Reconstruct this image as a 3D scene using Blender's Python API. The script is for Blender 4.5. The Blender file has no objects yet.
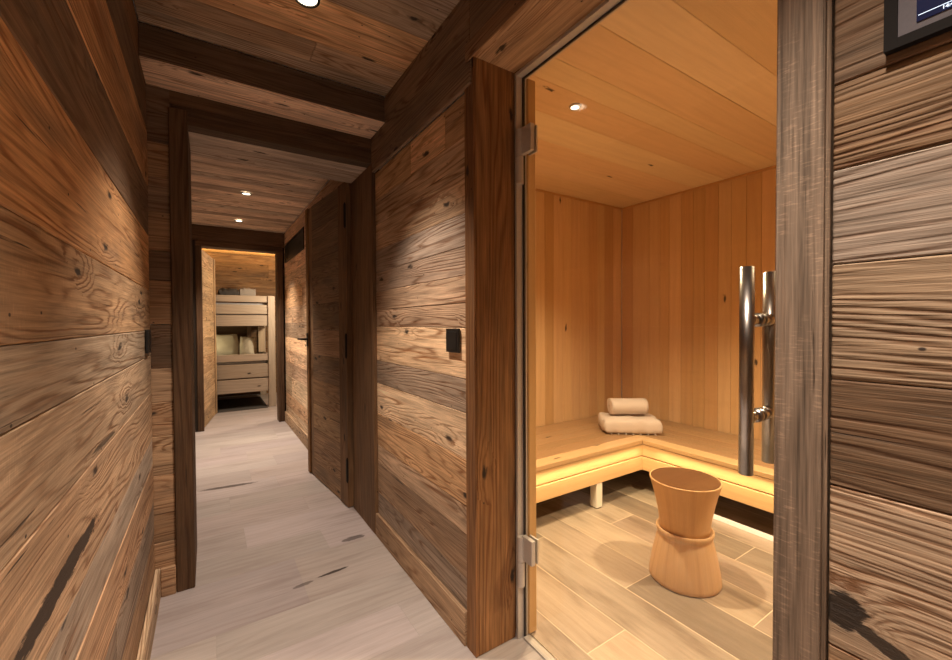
import bpy, bmesh, math, random
from mathutils import Vector, Matrix
C = bpy.context.scene.collection
PI = math.pi
rnd = random.Random(7)

# ------------------------------------------------------------------ camera, world, exposure
cam_data = bpy.data.cameras.new('camera'); cam = bpy.data.objects.new('camera', cam_data); C.objects.link(cam)
bpy.context.scene.camera = cam
cam_data.sensor_fit = 'HORIZONTAL'; cam_data.sensor_width = 36; cam_data.lens = 412.3/952*36
cam_data.clip_start = .02
yaw, pit, rol = math.radians(33.03), math.radians(-1.0), math.radians(-.288)
F = Vector((math.sin(yaw), math.cos(yaw), 0)); Rt = Vector((math.cos(yaw), -math.sin(yaw), 0)); U = Vector((0, 0, 1))
F2 = F*math.cos(pit)+U*math.sin(pit); U2 = U*math.cos(pit)-F*math.sin(pit)
R2 = Rt*math.cos(rol)+U2*math.sin(rol); U3 = U2*math.cos(rol)-Rt*math.sin(rol)
M = Matrix((R2, U3, -F2)).transposed().to_4x4(); M.translation = Vector((0, 0, 1.12))
cam.matrix_world = M
w = bpy.data.worlds.new('world'); bpy.context.scene.world = w; w.use_nodes = True
w.node_tree.nodes['Background'].inputs[0].default_value = (1, .8, .6, 1)
w.node_tree.nodes['Background'].inputs[1].default_value = .05
vs = bpy.context.scene.view_settings
vs.view_transform = 'Standard'; vs.look = 'None'; vs.gamma = 1; vs.exposure = 1.2

WARM = (1, .80, .61)
def lamp(name, kind, loc, energy, col=WARM, rot=(0, 0, 0), size=.05, size_y=None, angle=110, blend=.7):
    l = bpy.data.lights.new(name, kind); l.energy = energy; l.color = col
    if kind == 'AREA':
        l.shape = 'RECTANGLE'; l.size = size; l.size_y = size_y or size
    else:
        l.shadow_soft_size = size
    if kind == 'SPOT': l.spot_size = math.radians(angle); l.spot_blend = blend
    o = bpy.data.objects.new(name, l); C.objects.link(o); o.location = loc; o.rotation_euler = rot
    return o
NEAR_W, FAR_W, SAUNA_W = 60, 60, 82
NEAR_SPOTS = [(.29, 1.47), (.29, .15), (.29, -1.2)]
FAR_SPOTS = [(.267, 3.705), (.272, 4.717)]
SAUNA_SPOTS = [(1.408, 1.334), (2.05, .25)]
for x, y in NEAR_SPOTS: lamp('downlight_beam', 'SPOT', (x, y, 2.19), NEAR_W, size=.025, angle=80, blend=.85)
for x, y in FAR_SPOTS: lamp('downlight_beam', 'SPOT', (x, y, 2.13), FAR_W, size=.025, angle=84, blend=.9)
SA = (1, .77, .46)
for x, y in SAUNA_SPOTS: lamp('sauna_beam', 'SPOT', (x, y, 2.08), SAUNA_W, col=SA, size=.03, angle=120, blend=.8)
# LED strips tucked under the nosing of the sauna bench
lamp('bench_led', 'AREA', (1.68, 1.620, .30), .6, (1, .72, .36), (math.radians(12), 0, 0), 1.30, .012)
lamp('bench_led', 'AREA', (2.330, .55, .30), .9, (1, .72, .36), (0, math.radians(-12), 0), .012, 2.0)
# added globe lamp, unseen behind the camera, as soft fill for the ceilings
lamp('fill_globe_light', 'POINT', (.62, -1.3, 1.55), 20, WARM, size=.07)
# bunk room: ceiling cove strip, bedside lamp, room light
lamp('cove_light', 'AREA', (.5, 7.1, 2.05), 3, (1, .55, .18), (math.radians(160), 0, 0), 2.4, .05)
lamp('bunk_reading_light', 'POINT', (-.02, 6.62, .92), 1.6, (1, .80, .42), size=.05)
lamp('bunk_room_light', 'POINT', (1.25, 5.60, 1.55), 26, (1, .78, .52), size=.12)

# ------------------------------------------------------------------ node helpers
class NT:
    def __init__(s, name):
        s.m = bpy.data.materials.new(name); s.m.use_nodes = True
        s.t = s.m.node_tree; s.n = s.t.nodes; s.b = s.n['Principled BSDF']
    def new(s, typ, **kw):
        n = s.n.new(typ)
        for k, v in kw.items(): setattr(n, k, v)
        return n
    def put(s, sock, v):
        if isinstance(v, bpy.types.NodeSocket): s.t.links.new(v, sock)
        else: sock.default_value = v
    def math(s, op, a, b=0.0, c=None, clamp=False):
        n = s.new('ShaderNodeMath', operation=op, use_clamp=clamp)
        s.put(n.inputs[0], a); s.put(n.inputs[1], b)
        if c is not None: s.put(n.inputs[2], c)
        return n.outputs[0]
    def vec(s, x, y, z=0.0):
        n = s.new('ShaderNodeCombineXYZ')
        s.put(n.inputs[0], x); s.put(n.inputs[1], y); s.put(n.inputs[2], z); return n.outputs[0]
    def noise(s, v, scale=1, detail=2, rough=.5, dist=0):
        n = s.new('ShaderNodeTexNoise'); s.put(n.inputs['Vector'], v)
        n.inputs['Scale'].default_value = scale; n.inputs['Detail'].default_value = detail
        n.inputs['Roughness'].default_value = rough; n.inputs['Distortion'].default_value = dist
        return n.outputs['Fac']
    def smooth(s, v, a, b, lo=0.0, hi=1.0):
        n = s.new('ShaderNodeMapRange', interpolation_type='SMOOTHSTEP')
        s.put(n.inputs['Value'], v); n.inputs['From Min'].default_value = a; n.inputs['From Max'].default_value = b
        n.inputs['To Min'].default_value = lo; n.inputs['To Max'].default_value = hi
        return n.outputs['Result']
    def mix(s, f, a, b, mode='MIX'):
        n = s.new('ShaderNodeMix', data_type='RGBA', blend_type=mode)
        s.put(n.inputs[0], f); s.put(n.inputs[6], a); s.put(n.inputs[7], b); return n.outputs[2]
    def rgb(s, r, g, b): return (r, g, b, 1)

def wood(name, ring=.55, freq=9, cross=5.0, fibre=.5, crack=.7, stain=.5, knot=1.0, rough=.7, bump=.5, saw=0.0,
         stain_col=(.10, .075, .055), marks=(), along=.9, spec=.3, warp=1.0, patina=.8, sharp=2.6, vk=5.0, nails=1.0, sawv=45, wavk=.11, kinf=.16, gain=1.4, gc=(.95, 1.0, 1.10)):
    t = NT(name)
    uv = t.new('ShaderNodeUVMap'); uv.uv_map = 'uv'
    sp = t.new('ShaderNodeSeparateXYZ'); t.put(sp.inputs[0], uv.outputs[0]); u, v = sp.outputs[0], sp.outputs[1]
    ta = t.new('ShaderNodeVertexColor'); ta.layer_name = 'tint'; tint = ta.outputs[0]
    n1 = t.noise(t.vec(t.math('MULTIPLY', u, along), t.math('MULTIPLY', v, cross)), 1, 2, .45)
    # knots
    vo = t.new('ShaderNodeTexVoronoi', voronoi_dimensions='2D', feature='F1')
    vo.inputs['Scale'].default_value = 1
    kn = t.noise(t.vec(t.math('MULTIPLY', u, 30), t.math('MULTIPLY', v, 60)), 1, 2, .5)
    kj = t.math('MULTIPLY', t.math('SUBTRACT', kn, .5), .16)
    t.put(vo.inputs['Vector'], t.vec(t.math('ADD', t.math('MULTIPLY', u, 2.6), kj), t.math('ADD', t.math('MULTIPLY', v, 7.5), kj)))
    sel = t.new('ShaderNodeSeparateColor'); t.put(sel.inputs[0], vo.outputs['Color'])
    on = t.math('GREATER_THAN', sel.outputs[0], 1-.42*knot)
    infl = t.math('MULTIPLY', t.smooth(vo.outputs['Distance'], .42, .0), on)
    core = t.math('MULTIPLY', t.smooth(vo.outputs['Distance'], .095, .03), on)
    wob = t.noise(t.vec(t.math('MULTIPLY', u, 20), t.math('MULTIPLY', v, 95)), 1, 5, .7)
    dark = core
    for (u0, v0, ru, rv, stg, sl) in marks:
        du = t.math('SUBTRACT', u, u0)
        dv = t.math('SUBTRACT', t.math('SUBTRACT', v, v0), t.math('MULTIPLY', du, sl))
        q = t.math('ADD', t.math('POWER', t.math('ABSOLUTE', t.math('DIVIDE', du, ru)), 2), t.math('POWER', t.math('ABSOLUTE', t.math('DIVIDE', dv, rv)), 2))
        q = t.math('ADD', q, t.math('MULTIPLY', t.math('SUBTRACT', wob, .5), 2.6))
        dark = t.math('MAXIMUM', dark, t.math('MULTIPLY', t.smooth(q, 1.15, .75), stg))
        infl = t.math('ADD', infl, t.math('MULTIPLY', t.math('EXPONENT', t.math('MULTIPLY', q, -.35)), .9*stg))
    f = t.math('ADD', t.math('MULTIPLY', n1, 1.0*warp), t.math('ADD', t.math('MULTIPLY', v, vk), t.math('MULTIPLY', infl, kinf)))
    wav = t.noise(t.vec(t.math('MULTIPLY', u, 2.2), t.math('MULTIPLY', v, 38)), 1, 3, .6)
    f = t.math('ADD', f, t.math('MULTIPLY', wav, wavk))
    s = t.math('SINE', t.math('MULTIPLY', f, freq*2*PI))
    s01 = t.math('MULTIPLY_ADD', s, .5, .5)
    amp = t.smooth(t.noise(t.vec(t.math('MULTIPLY', u, 1.3), t.math('MULTIPLY', v, 17), 3.3), 1, 3, .6), .36, .62, .12, 1.0)
    r = t.math('MULTIPLY', t.math('POWER', s01, sharp), amp)
    fib = t.noise(t.vec(t.math('MULTIPLY', u, 7), t.math('MULTIPLY', v, 260)), 1, 3, .6)
    mid = t.noise(t.vec(t.math('MULTIPLY', u, 2.5), t.math('MULTIPLY', v, 60)), 1, 3, .6)
    crk = t.math('MULTIPLY', t.smooth(t.noise(t.vec(t.math('MULTIPLY', u, 2.2), t.math('MULTIPLY', v, 75)), 1, 4, .55), .66, .72), crack)
    st = t.smooth(t.noise(t.vec(t.math('MULTIPLY', u, 1.7), t.math('MULTIPLY', v, 8)), 1, 4, .6), .46, .72)
    rm = t.math('MULTIPLY', r, t.smooth(mid, .25, .6, .45, 1.0))
    c = t.mix(t.math('MULTIPLY', rm, ring), tint, t.mix(1.0, tint, (.40, .27, .19, 1), 'MULTIPLY'))
    big = t.smooth(t.noise(t.vec(t.math('MULTIPLY', u, .9), t.math('MULTIPLY', v, 3.2), 7.7), 1, 4, .62), .34, .68)
    c = t.mix(t.math('MULTIPLY', big, patina), c, t.mix(1.0, c, (.55, .52, .50, 1), 'MULTIPLY'))
    pl = t.smooth(t.noise(t.vec(t.math('MULTIPLY', u, 1.6), t.math('MULTIPLY', v, 11), 1.7), 1, 4, .62), .5, .75)
    c = t.mix(t.math('MULTIPLY', pl, patina*.5), c, t.mix(1.0, c, (1.5, 1.45, 1.4, 1), 'MULTIPLY'))
    c = t.mix(t.math('MULTIPLY', st, stain), c, stain_col+(1,))
    fm = t.math('MULTIPLY_ADD', t.math('SUBTRACT', t.math('ADD', fib, mid), 1.0), fibre*2.6, 1.0)
    if saw:
        sw = t.noise(t.vec(t.math('MULTIPLY', u, 260), t.math('MULTIPLY', v, sawv)), 1, 2, .6)
        sm = t.smooth(t.noise(t.vec(t.math('MULTIPLY', u, 5), t.math('MULTIPLY', v, 22)), 1, 2, .5), .42, .6)
        swm = t.math('MULTIPLY', t.smooth(sw, .52, .66), t.math('MULTIPLY', sm, saw))
        c = t.mix(swm, c, t.mix(1.0, c, (1.7, 1.65, 1.6, 1), 'MULTIPLY'))
    fc = t.new('ShaderNodeCombineColor'); [t.put(fc.inputs[i], fm) for i in range(3)]
    c = t.mix(1.0, c, fc.outputs[0], 'MULTIPLY')
    c = t.mix(t.math('MULTIPLY', dark, .96), c, (.022, .016, .013, 1))
    c = t.mix(crk, c, (.03, .02, .014, 1))
    # small nail holes
    vn = t.new('ShaderNodeTexVoronoi', voronoi_dimensions='2D', feature='F1'); vn.inputs['Scale'].default_value = 1
    t.put(vn.inputs['Vector'], t.vec(t.math('MULTIPLY', u, 9), t.math('MULTIPLY', v, 14)))
    sn = t.new('ShaderNodeSeparateColor'); t.put(sn.inputs[0], vn.outputs['Color'])
    nh = t.math('MULTIPLY', t.smooth(vn.outputs['Distance'], .045, .02), t.math('GREATER_THAN', sn.outputs[1], 1-.16*min(crack, 1)*nails))
    c = t.mix(nh, c, (.03, .02, .015, 1))
    c = t.mix(1.0, c, (gain*gc[0], gain*gc[1], gain*gc[2], 1), 'MULTIPLY')
    t.put(t.b.inputs['Base Color'], c)
    t.b.inputs['Roughness'].default_value = rough
    t.b.inputs['Specular IOR Level'].default_value = spec
    h = t.math('ADD', t.math('MULTIPLY', fib, .5), t.math('MULTIPLY', rm, -.55*ring*1.4))
    h = t.math('SUBTRACT', h, t.math('MULTIPLY', crk, .9))
    h = t.math('SUBTRACT', h, t.math('MULTIPLY', dark, .5))
    bp = t.new('ShaderNodeBump'); bp.inputs['Strength'].default_value = bump; bp.inputs['Distance'].default_value = .003
    t.put(bp.inputs['Height'], h); t.put(t.b.inputs['Normal'], bp.outputs[0])
    return t.m

def plain(name, col, rough=.5, metal=0, emit=None, es=0, bump=0, bscale=200, aniso=0, spec=.5):
    t = NT(name)
    n = t.noise(t.new('ShaderNodeTexCoord').outputs['Object'], bscale, 3)
    a = (col[0]*.88, col[1]*.88, col[2]*.88, 1); b = (min(col[0]*1.1, 1), min(col[1]*1.1, 1), min(col[2]*1.1, 1), 1)
    t.put(t.b.inputs['Base Color'], t.mix(n, a, b))
    t.b.inputs['Roughness'].default_value = rough; t.b.inputs['Metallic'].default_value = metal
    t.b.inputs['Specular IOR Level'].default_value = spec
    if aniso: t.b.inputs['Anisotropic'].default_value = aniso
    if emit: t.b.inputs['Emission Color'].default_value = (*emit, 1); t.b.inputs['Emission Strength'].default_value = es
    if bump:
        bp = t.new('ShaderNodeBump'); bp.inputs['Strength'].default_value = bump; bp.inputs['Distance'].default_value = .002
        t.put(bp.inputs['Height'], n); t.put(t.b.inputs['Normal'], bp.outputs[0])
    return t.m

M_old = wood('reclaimed_board', gain=1.5, along=.65, cross=7, knot=.8, ring=.9, freq=13, warp=1.5, vk=3.5, crack=.9)
M_left = wood('reclaimed_board_left', gain=1.7, ring=.95, freq=15, warp=1.5, vk=3.5, crack=1.0, marks=[(.88, .722, .26, .019, 1, .02), (1.22, .86, .12, .006, .8, -.03), (.62, 1.18, .05, .008, .8, 0), (1.5, .62, .14, .007, .8, 0)], saw=.25)
M_mid = wood('reclaimed_board_bright', gain=1.85, ring=1.0, freq=11.5, stain=.4, knot=.8, saw=.15, warp=1.7, vk=3.2, sharp=3.2, cross=7.5, along=.6, crack=1.0)
M_ridge = wood('brushed_board', gain=1.2, sharp=1.6, wavk=.16, ring=1.0, freq=19, cross=2.2, along=.5, fibre=.45, stain=.35, knot=.0, bump=1.0, crack=.6,
               marks=[(.200, .712, .024, .027, 1, -.1), (.162, .690, .034, .011, .95, .35), (.12, .668, .045, .006, .9, .4)])
M_ridge2 = wood('brushed_board_rough', gain=1.15, ring=.8, freq=12, cross=3.0, fibre=.6, stain=.6, knot=.5, bump=1.0, crack=1.0)
M_post = wood('post_board', gain=1.02, gc=(1, .97, .92),  ring=.8, freq=9, nails=.4, cross=7, stain=.5, knot=.7, crack=.9, along=.6)
M_hewn = wood('hewn_post_board', gain=.98, ring=.3, freq=8, cross=9, fibre=.7, stain=.5, knot=0, crack=.8, saw=.8, bump=1.0, nails=0, patina=.5)
M_sauna = wood('sauna_alder', gc=(.98, 1.10, 1.28), gain=1.08, patina=.12, ring=.13, freq=4, cross=4, fibre=.07, crack=0, stain=.06, stain_col=(.36, .15, .04), knot=.12, rough=.42, bump=.05, spec=.35, along=.5)
M_bench = wood('bench_alder', gc=(.98, 1.08, 1.2), gain=1.1, patina=.1, ring=.14, freq=5, cross=4, fibre=.08, crack=0, stain=.06, stain_col=(.36, .15, .04), knot=.05, rough=.35, bump=.05, spec=.4)
M_pine = wood('bunk_pine', gain=1.0, patina=.15, ring=.25, freq=5, cross=5, fibre=.12, crack=0, stain=.1, stain_col=(.3, .2, .12), knot=.5, rough=.5, bump=.1)
M_oak = wood('washed_oak_floor', gain=.88, patina=.22, nails=0, ring=.2, freq=6, cross=3, fibre=.13, crack=.2, stain=.38, stain_col=(.27, .205, .175), knot=.0, rough=.42, bump=.12, spec=.35, along=1.2,
             marks=[(.46, 1.897, .07, .009, .95, .06), (.33, 1.875, .04, .012, .6, .1), (.10, 3.30, .17, .022, .8, -.1), (.62, 2.14, .06, .02, .7, 0)])
M_tile = wood('wood_look_tile', gain=1.0, patina=.45, ring=.18, freq=5, cross=4, fibre=.14, crack=.0, stain=.7, stain_col=(.14, .095, .06), knot=.0, rough=.38, bump=.06, spec=.4, along=1.2)
M_turned = wood('turned_stool_wood', gc=(1.1, 1.22, 1.35), gain=1.0, patina=.15, ring=.2, freq=4, cross=4, fibre=.08, crack=0, stain=.08, stain_col=(.4, .2, .07), knot=.0, rough=.45, bump=.05)
M_void = plain('dark_gap', (.02, .014, .01), .9)
M_black = plain('black_plastic', (.012, .012, .013), .4)
M_iron = plain('black_iron', (.02, .018, .017), .45, .6)
M_steel = plain('brushed_steel', (.42, .40, .39), .28, 1.0, aniso=.5)
M_alu = plain('satin_aluminium', (.56, .53, .51), .42, .2)
M_seal = plain('dark_rubber_seal', (.05, .04, .035), .6)
M_grout = plain('pale_grout', (.75, .62, .48), .8)
M_towel = plain('white_terry', (.62, .54, .50), .95, bump=1, bscale=500)
M_white = plain('white_painted_leg', (.92, .90, .86), .5)
M_linen = plain('cream_linen', (.72, .66, .54), .9, bump=.5, bscale=300)
M_sheet = plain('pale_blue_sheet', (.42, .43, .48), .9, bump=.4, bscale=300)
M_dgrey = plain('dark_grey_fabric', (.07, .065, .065), .95, bump=.5, bscale=400)
M_mgrey = plain('light_grey_fabric', (.34, .31, .29), .95, bump=.5, bscale=400)
M_mat = plain('grey_passepartout', (.13, .125, .15), .8, spec=.15)
M_frame = plain('black_frame', (.010, .009, .010), .8, spec=.15)
M_screen = plain('navy_screen', (.002, .004, .02), .35, spec=.2, emit=(.001, .004, .03), es=.35)
M_glow = plain('screen_white', (.7, .8, 1), .4, emit=(.6, .78, 1), es=.45)
M_bulb = plain('lamp_lens', (1, .95, .85), .4, emit=(1, .86, .62), es=3.0)
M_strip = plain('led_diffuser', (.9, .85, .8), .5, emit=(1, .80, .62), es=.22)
tg = NT('clear_glass')
lw_ = tg.new('ShaderNodeLayerWeight'); lw_.inputs[0].default_value = .5
lwv = tg.math('MULTIPLY_ADD', tg.math('POWER', lw_.outputs['Facing'], 5), .9, .035)
gl = tg.new('ShaderNodeBsdfGlossy'); gl.inputs['Roughness'].default_value = .0
tr = tg.new('ShaderNodeBsdfTransparent'); tr.inputs[0].default_value = (.97, .96, .94, 1)
mx = tg.new('ShaderNodeMixShader'); tg.put(mx.inputs[0], lwv); tg.put(mx.inputs[1], tr.outputs[0]); tg.put(mx.inputs[2], gl.outputs[0])
tg.put(tg.n['Material Output'].inputs[0], mx.outputs[0]); M_glass = tg.m
tge = NT('glass_edge'); tge.b.inputs['Base Color'].default_value = (.25, .3, .28, 1); tge.b.inputs['Roughness'].default_value = .2; M_gedge = tge.m

# ------------------------------------------------------------------ mesh helpers
def link(name, bm, mats, parent=None, smooth=False, loc=None):
    me = bpy.data.meshes.new(name); bm.normal_update(); bm.to_mesh(me); bm.free()
    for m in (mats if isinstance(mats, (list, tuple)) else [mats]): me.materials.append(m)
    if smooth:
        for p in me.polygons: p.use_smooth = True
    o = bpy.data.objects.new(name, me); C.objects.link(o)
    if parent: o.parent = parent
    if loc: o.location = loc
    return o
def struct(o): o['kind'] = 'structure'; return o
def tag(o, label, cat, group=None):
    o['label'] = label; o['category'] = cat
    if group: o['group'] = group
    return o
def empty(name, loc=(0, 0, 0), rz=0):
    o = bpy.data.objects.new(name, None); C.objects.link(o); o.location = loc; o.rotation_euler = (0, 0, rz)
    o.empty_display_size = .1; return o
def newbm():
    bm = bmesh.new(); bm.loops.layers.uv.new('uv'); bm.loops.layers.float_color.new('tint'); return bm
AX = {'x': Vector((1, 0, 0)), 'y': Vector((0, 1, 0)), 'z': Vector((0, 0, 1))}
def slab(bm, lo, hi, grain='y', tint=(.4, .27, .16), ch=.0015, off=None, mi=0):
    """box from lo to hi, chamfered, uv in metres along the grain"""
    lo = Vector(lo); hi = Vector(hi); uvl = bm.loops.layers.uv['uv']; cl = bm.loops.layers.float_color['tint']
    d = hi-lo; ch = min(ch, min(d)*.3)
    tmp = bmesh.ops.create_cube(bm, size=1, matrix=Matrix.Translation((lo+hi)/2) @ Matrix.Diagonal((*d, 1)))
    vs_ = tmp['verts']; fs = set(f for v in vs_ for f in v.link_faces)
    if ch > 0:
        es = list(set(e for v in vs_ for e in v.link_edges))
        r = bmesh.ops.bevel(bm, geom=es, offset=ch, segments=1, affect='EDGES', profile=.5)
        fs = set(f for f in r['faces']) | set(f for f in fs if f.is_valid)
        vv = set(v for f in fs for v in f.verts); fs = set(f for v in vv for f in v.link_faces)
    if off is None: off = (rnd.uniform(0, 40), rnd.uniform(0, 40))
    g = 'xyz'.index(grain); others = [i for i in range(3) if i != g]
    for f in fs:
        f.material_index = mi; f.normal_update()
        n = [abs(c) for c in f.normal]
        if n[g] > .8: a, b = others
        else: a = g; b = others[0] if n[others[1]] >= n[others[0]] else others[1]
        for l in f.loops:
            l[uvl].uv = (l.vert.co[a]+off[0], l.vert.co[b]+off[1]); l[cl] = (*tint, 1)
    return fs
def jit(t, a=.07):
    k = 1+rnd.uniform(-a, a); return tuple(c*k*(1+rnd.uniform(-.02, .02)) for c in t)
TAN = (.40, .255, .145); PALE = (.52, .37, .235); BRN = (.27, .165, .09); GRY = (.27, .205, .15); DRK = (.13, .082, .05); ORG = (.43, .24, .11); LGR = (.36, .29, .22)
PAL = [TAN, PALE, BRN, GRY, ORG, LGR, TAN, GRY]
def plank_wall(bm, axis, face, side, a0, a1, rows, grain, th=.02, lift=.0015):
    """wall in the plane <axis>=face whose visible side points to `side`(+1/-1).
    rows: (c0, c1, tint[, joints[, mi[, off]]]); a0,a1 = extent along the grain"""
    ai = 'xyz'.index(axis); gi = 'xyz'.index(grain); ci = 3-ai-gi
    for row in rows:
        c0, c1, tint = row[:3]; joints = row[3] if len(row) > 3 and row[3] else []
        mi = row[4] if len(row) > 4 else 0; off = row[5] if len(row) > 5 else None
        xs = [a0]+sorted(joints)+[a1]
        for k in range(len(xs)-1):
            lo = [0]*3; hi = [0]*3; e = face+side*rnd.uniform(-lift, lift*.3)
            lo[ai], hi[ai] = (e-th, e) if side > 0 else (e, e+th)
            lo[gi], hi[gi] = xs[k]+.0006, xs[k+1]-.0006
            lo[ci], hi[ci] = c0+.0006, c1-.0006
            slab(bm, lo, hi, grain, tint if k == 0 else jit(tint, .2), .002, off, mi)
def auto_rows(c0, c1, wmin, wmax, a0, a1, pal=PAL, jmin=.9, jmax=2.2, mi=0):
    rows = []; c = c0
    while c < c1-1e-6:
        wd = rnd.uniform(wmin, wmax)
        if c1-c-wd < wmin*.6: wd = c1-c
        js = []; a = a0+rnd.uniform(.3, jmax)
        while a < a1-.3: js.append(a); a += rnd.uniform(jmin, jmax)
        rows.append((c, c+wd, jit(rnd.choice(pal), .1), js, mi)); c += wd
    return rows
def bx(bm, lo, hi, ch=.0, mi=0):
    lo = Vector(lo); hi = Vector(hi)
    r = bmesh.ops.create_cube(bm, size=1, matrix=Matrix.Translation((lo+hi)/2) @ Matrix.Diagonal((*(hi-lo), 1)))
    fs = set(f for v in r['verts'] for f in v.link_faces)
    if ch:
        q = bmesh.ops.bevel(bm, geom=list(set(e for v in r['verts'] for e in v.link_edges)), offset=ch, segments=3, affect='EDGES', profile=.5)
        fs |= set(q['faces'])
    for f in fs:
        if f.is_valid: f.material_index = mi
def rod(bm, p, q, r, seg=24, r2=None):
    p = Vector(p); q = Vector(q); d = q-p
    m = Matrix.Translation((p+q)/2) @ d.to_track_quat('Z', 'Y').to_matrix().to_4x4()
    return bmesh.ops.create_cone(bm, cap_ends=True, segments=seg, radius1=r, radius2=r if r2 is None else r2, depth=d.length, matrix=m)
def lathe(bm, prof, seg=64, closed=True):
    uvl = bm.loops.layers.uv.get('uv'); cl = bm.loops.layers.float_color.get('tint')
    rings = [[bm.verts.new((r*math.cos(2*PI*k/seg), r*math.sin(2*PI*k/seg), z)) for k in range(seg)] if r > 1e-5 else [bm.verts.new((0, 0, z))] for r, z in prof]
    for i in range(len(rings)-1):
        a, b = rings[i], rings[i+1]
        for k in range(seg):
            k2 = (k+1) % seg
            if len(a) == 1: vv = (a[0], b[k], b[k2])
            elif len(b) == 1: vv = (a[k], a[k2], b[0])
            else: vv = (a[k], a[k2], b[k2], b[k])
            f = bm.faces.new(vv); f.smooth = True
    bmesh.ops.recalc_face_normals(bm, faces=bm.faces[:])
def sbox(name, mat, lo, hi, grain, tint, parent=None, ch=.002, off=None):
    bm = newbm(); slab(bm, lo, hi, grain, tint, ch, off); return link(name, bm, mat, parent)

XL, XR, ZC = -.195, .745, 2.21
# ================================================================== STRUCTURE
# corridor floor: wide washed boards laid across the corridor
bm = newbm(); bx(bm, (-.30, -2.1, -.06), (.955, 5.31, -.021))
seams = [-2.1, -1.8, -1.5, -1.2, -.9, -.6, -.3, 0, .26, .52, .80, 1.06, 1.335, 1.54, 1.74, 2.11, 2.33, 2.58, 2.84, 3.09, 3.34, 3.6, 3.86, 4.12, 4.38, 4.64, 4.9, 5.31]
OAK = [(.58, .505, .465), (.55, .475, .435), (.60, .525, .485), (.53, .46, .425)]
for i in range(len(seams)-1):
    a, b = seams[i], seams[i+1]
    j = {1.54: .009, 1.335: .62, 1.74: .33, 1.06: .2, 2.33: .15, 2.58: .5, 3.09: .4, 2.84: .1}.get(a, rnd.uniform(0, .6))
    marked = a in (1.74, 2.11) or a == 3.09
    for x0, x1 in ((-.30, j), (j, .955)):
        slab(bm, (x0, a, -.02), (x1, b, 0), 'x', jit(rnd.choice(OAK), .03), .0006, (0, 0) if marked else None)
floor = struct(link('floor', bm, [M_oak]))
# sauna floor
bm = newbm(); bx(bm, (.96, -.62, -.06), (3.03, 2.33, -.0006), mi=1)
TL = [(.40, .31, .23), (.31, .24, .18), (.50, .39, .28), (.36, .28, .21), (.27, .21, .16), (.43, .34, .25)]
x = .96; jo = [(.5, 1.4), (.95, ), (.4, 1.6), (.1, 1.1), (.7, 1.9), (.3, 1.5), (.948, ), (.2, 1.3), (.6, 1.8), (.9, ), (.4, 1.3)]
k = 0
xs = [.96, 1.06, 1.259, 1.459, 1.66, 1.86, 2.06, 2.26, 2.46, 2.66, 2.86, 3.03]
for k in range(len(xs)-1):
    ys = [-.62]+list(jo[k % len(jo)])+[2.33]
    for q in range(len(ys)-1):
        fs = slab(bm, (xs[k]+.0014, ys[q]+.0014, -.012), (xs[k+1]-.0014, ys[q+1]-.0014, 0), 'y', jit(rnd.choice(TL), .12), .0006)
struct(link('floor_sauna', bm, [M_tile, M_grout]))
# bunk room floor
bm = newbm(); bx(bm, (-1.0, 5.31, -.06), (2.2, 7.4, -.021))
y = 5.31
while y < 7.39:
    y2 = min(y+.26, 7.4); j = rnd.uniform(0, 1.4)
    for x0, x1 in ((-1.0, j), (j, 2.2)): slab(bm, (x0, y, -.02), (x1, y2, 0), 'x', jit(rnd.choice(OAK), .08), .0006)
    y = y2
struct(link('floor_bunk_room', bm, [M_oak]))

# left wall
rows = [(0, .26, TAN), (.26, .40, GRY, [1.3]), (.40, .55, TAN, [.9]), (.55, .655, LGR), (.655, .846, (.36, .245, .15), [], 1, (0, 0)), (.846, .996, (.37, .27, .175), [], 1, (0, 0)),
        (.996, 1.096, (.33, .255, .175), [.3]), (1.096, 1.258, (.33, .215, .12), [], 1, (0, 0)), (1.258, 1.479, (.48, .27, .125), [], 0),
        (1.479, 1.677, (.18, .115, .07)), (1.677, 1.90, (.46, .26, .125), [.2]), (1.90, 2.06, DRK, [1.2]), (2.06, 2.21, BRN)]
bm = newbm(); bx(bm, (XL-.06, -2.1, 0), (XL-.021, 2.16, 2.3))
plank_wall(bm, 'x', XL, 1, -2.1, 2.12, rows, 'y')
struct(link('wall_left', bm, [M_old, M_left]))
struct(sbox('baseboard_left', M_old, (XL+.0005, -2.1, .0), (XL+.018, 2.118, .117), 'y', (.47, .34, .215)))
# back wall behind the camera
bm = newbm(); bx(bm, (XL, -2.16, 0), (XR+.02, -2.121, 2.3))
plank_wall(bm, 'y', -2.1, 1, XL, XR+.02, auto_rows(0, ZC, .13, .2, XL, XR), 'x')
struct(link('wall_back', bm, [M_old]))
# portal wall return (left) and reveal behind it
bm = newbm()
zs = [0, .22, .34, .50, .66, .80, .94, 1.12, 1.30, 1.42, 1.58, 1.72, 1.86, 1.98, 2.09]
cols = [TAN, BRN, TAN, (.36, .24, .14), TAN, (.38, .26, .16), DRK, BRN, DRK, BRN, (.24, .15, .09), BRN, DRK, DRK]
plank_wall(bm, 'y', 2.12, -1, XL-.0195, -.118, [(zs[i], zs[i+1], cols[i]) for i in range(14)], 'x')
bx(bm, (XL, 2.142, 0), (-.13, 2.47, 2.2))
struct(link('wall_portal', bm, [M_old]))
struct(sbox('baseboard_portal', M_old, (XL+.019, 2.105, 0), (-.126, 2.1195, .117), 'x', TAN))
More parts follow.
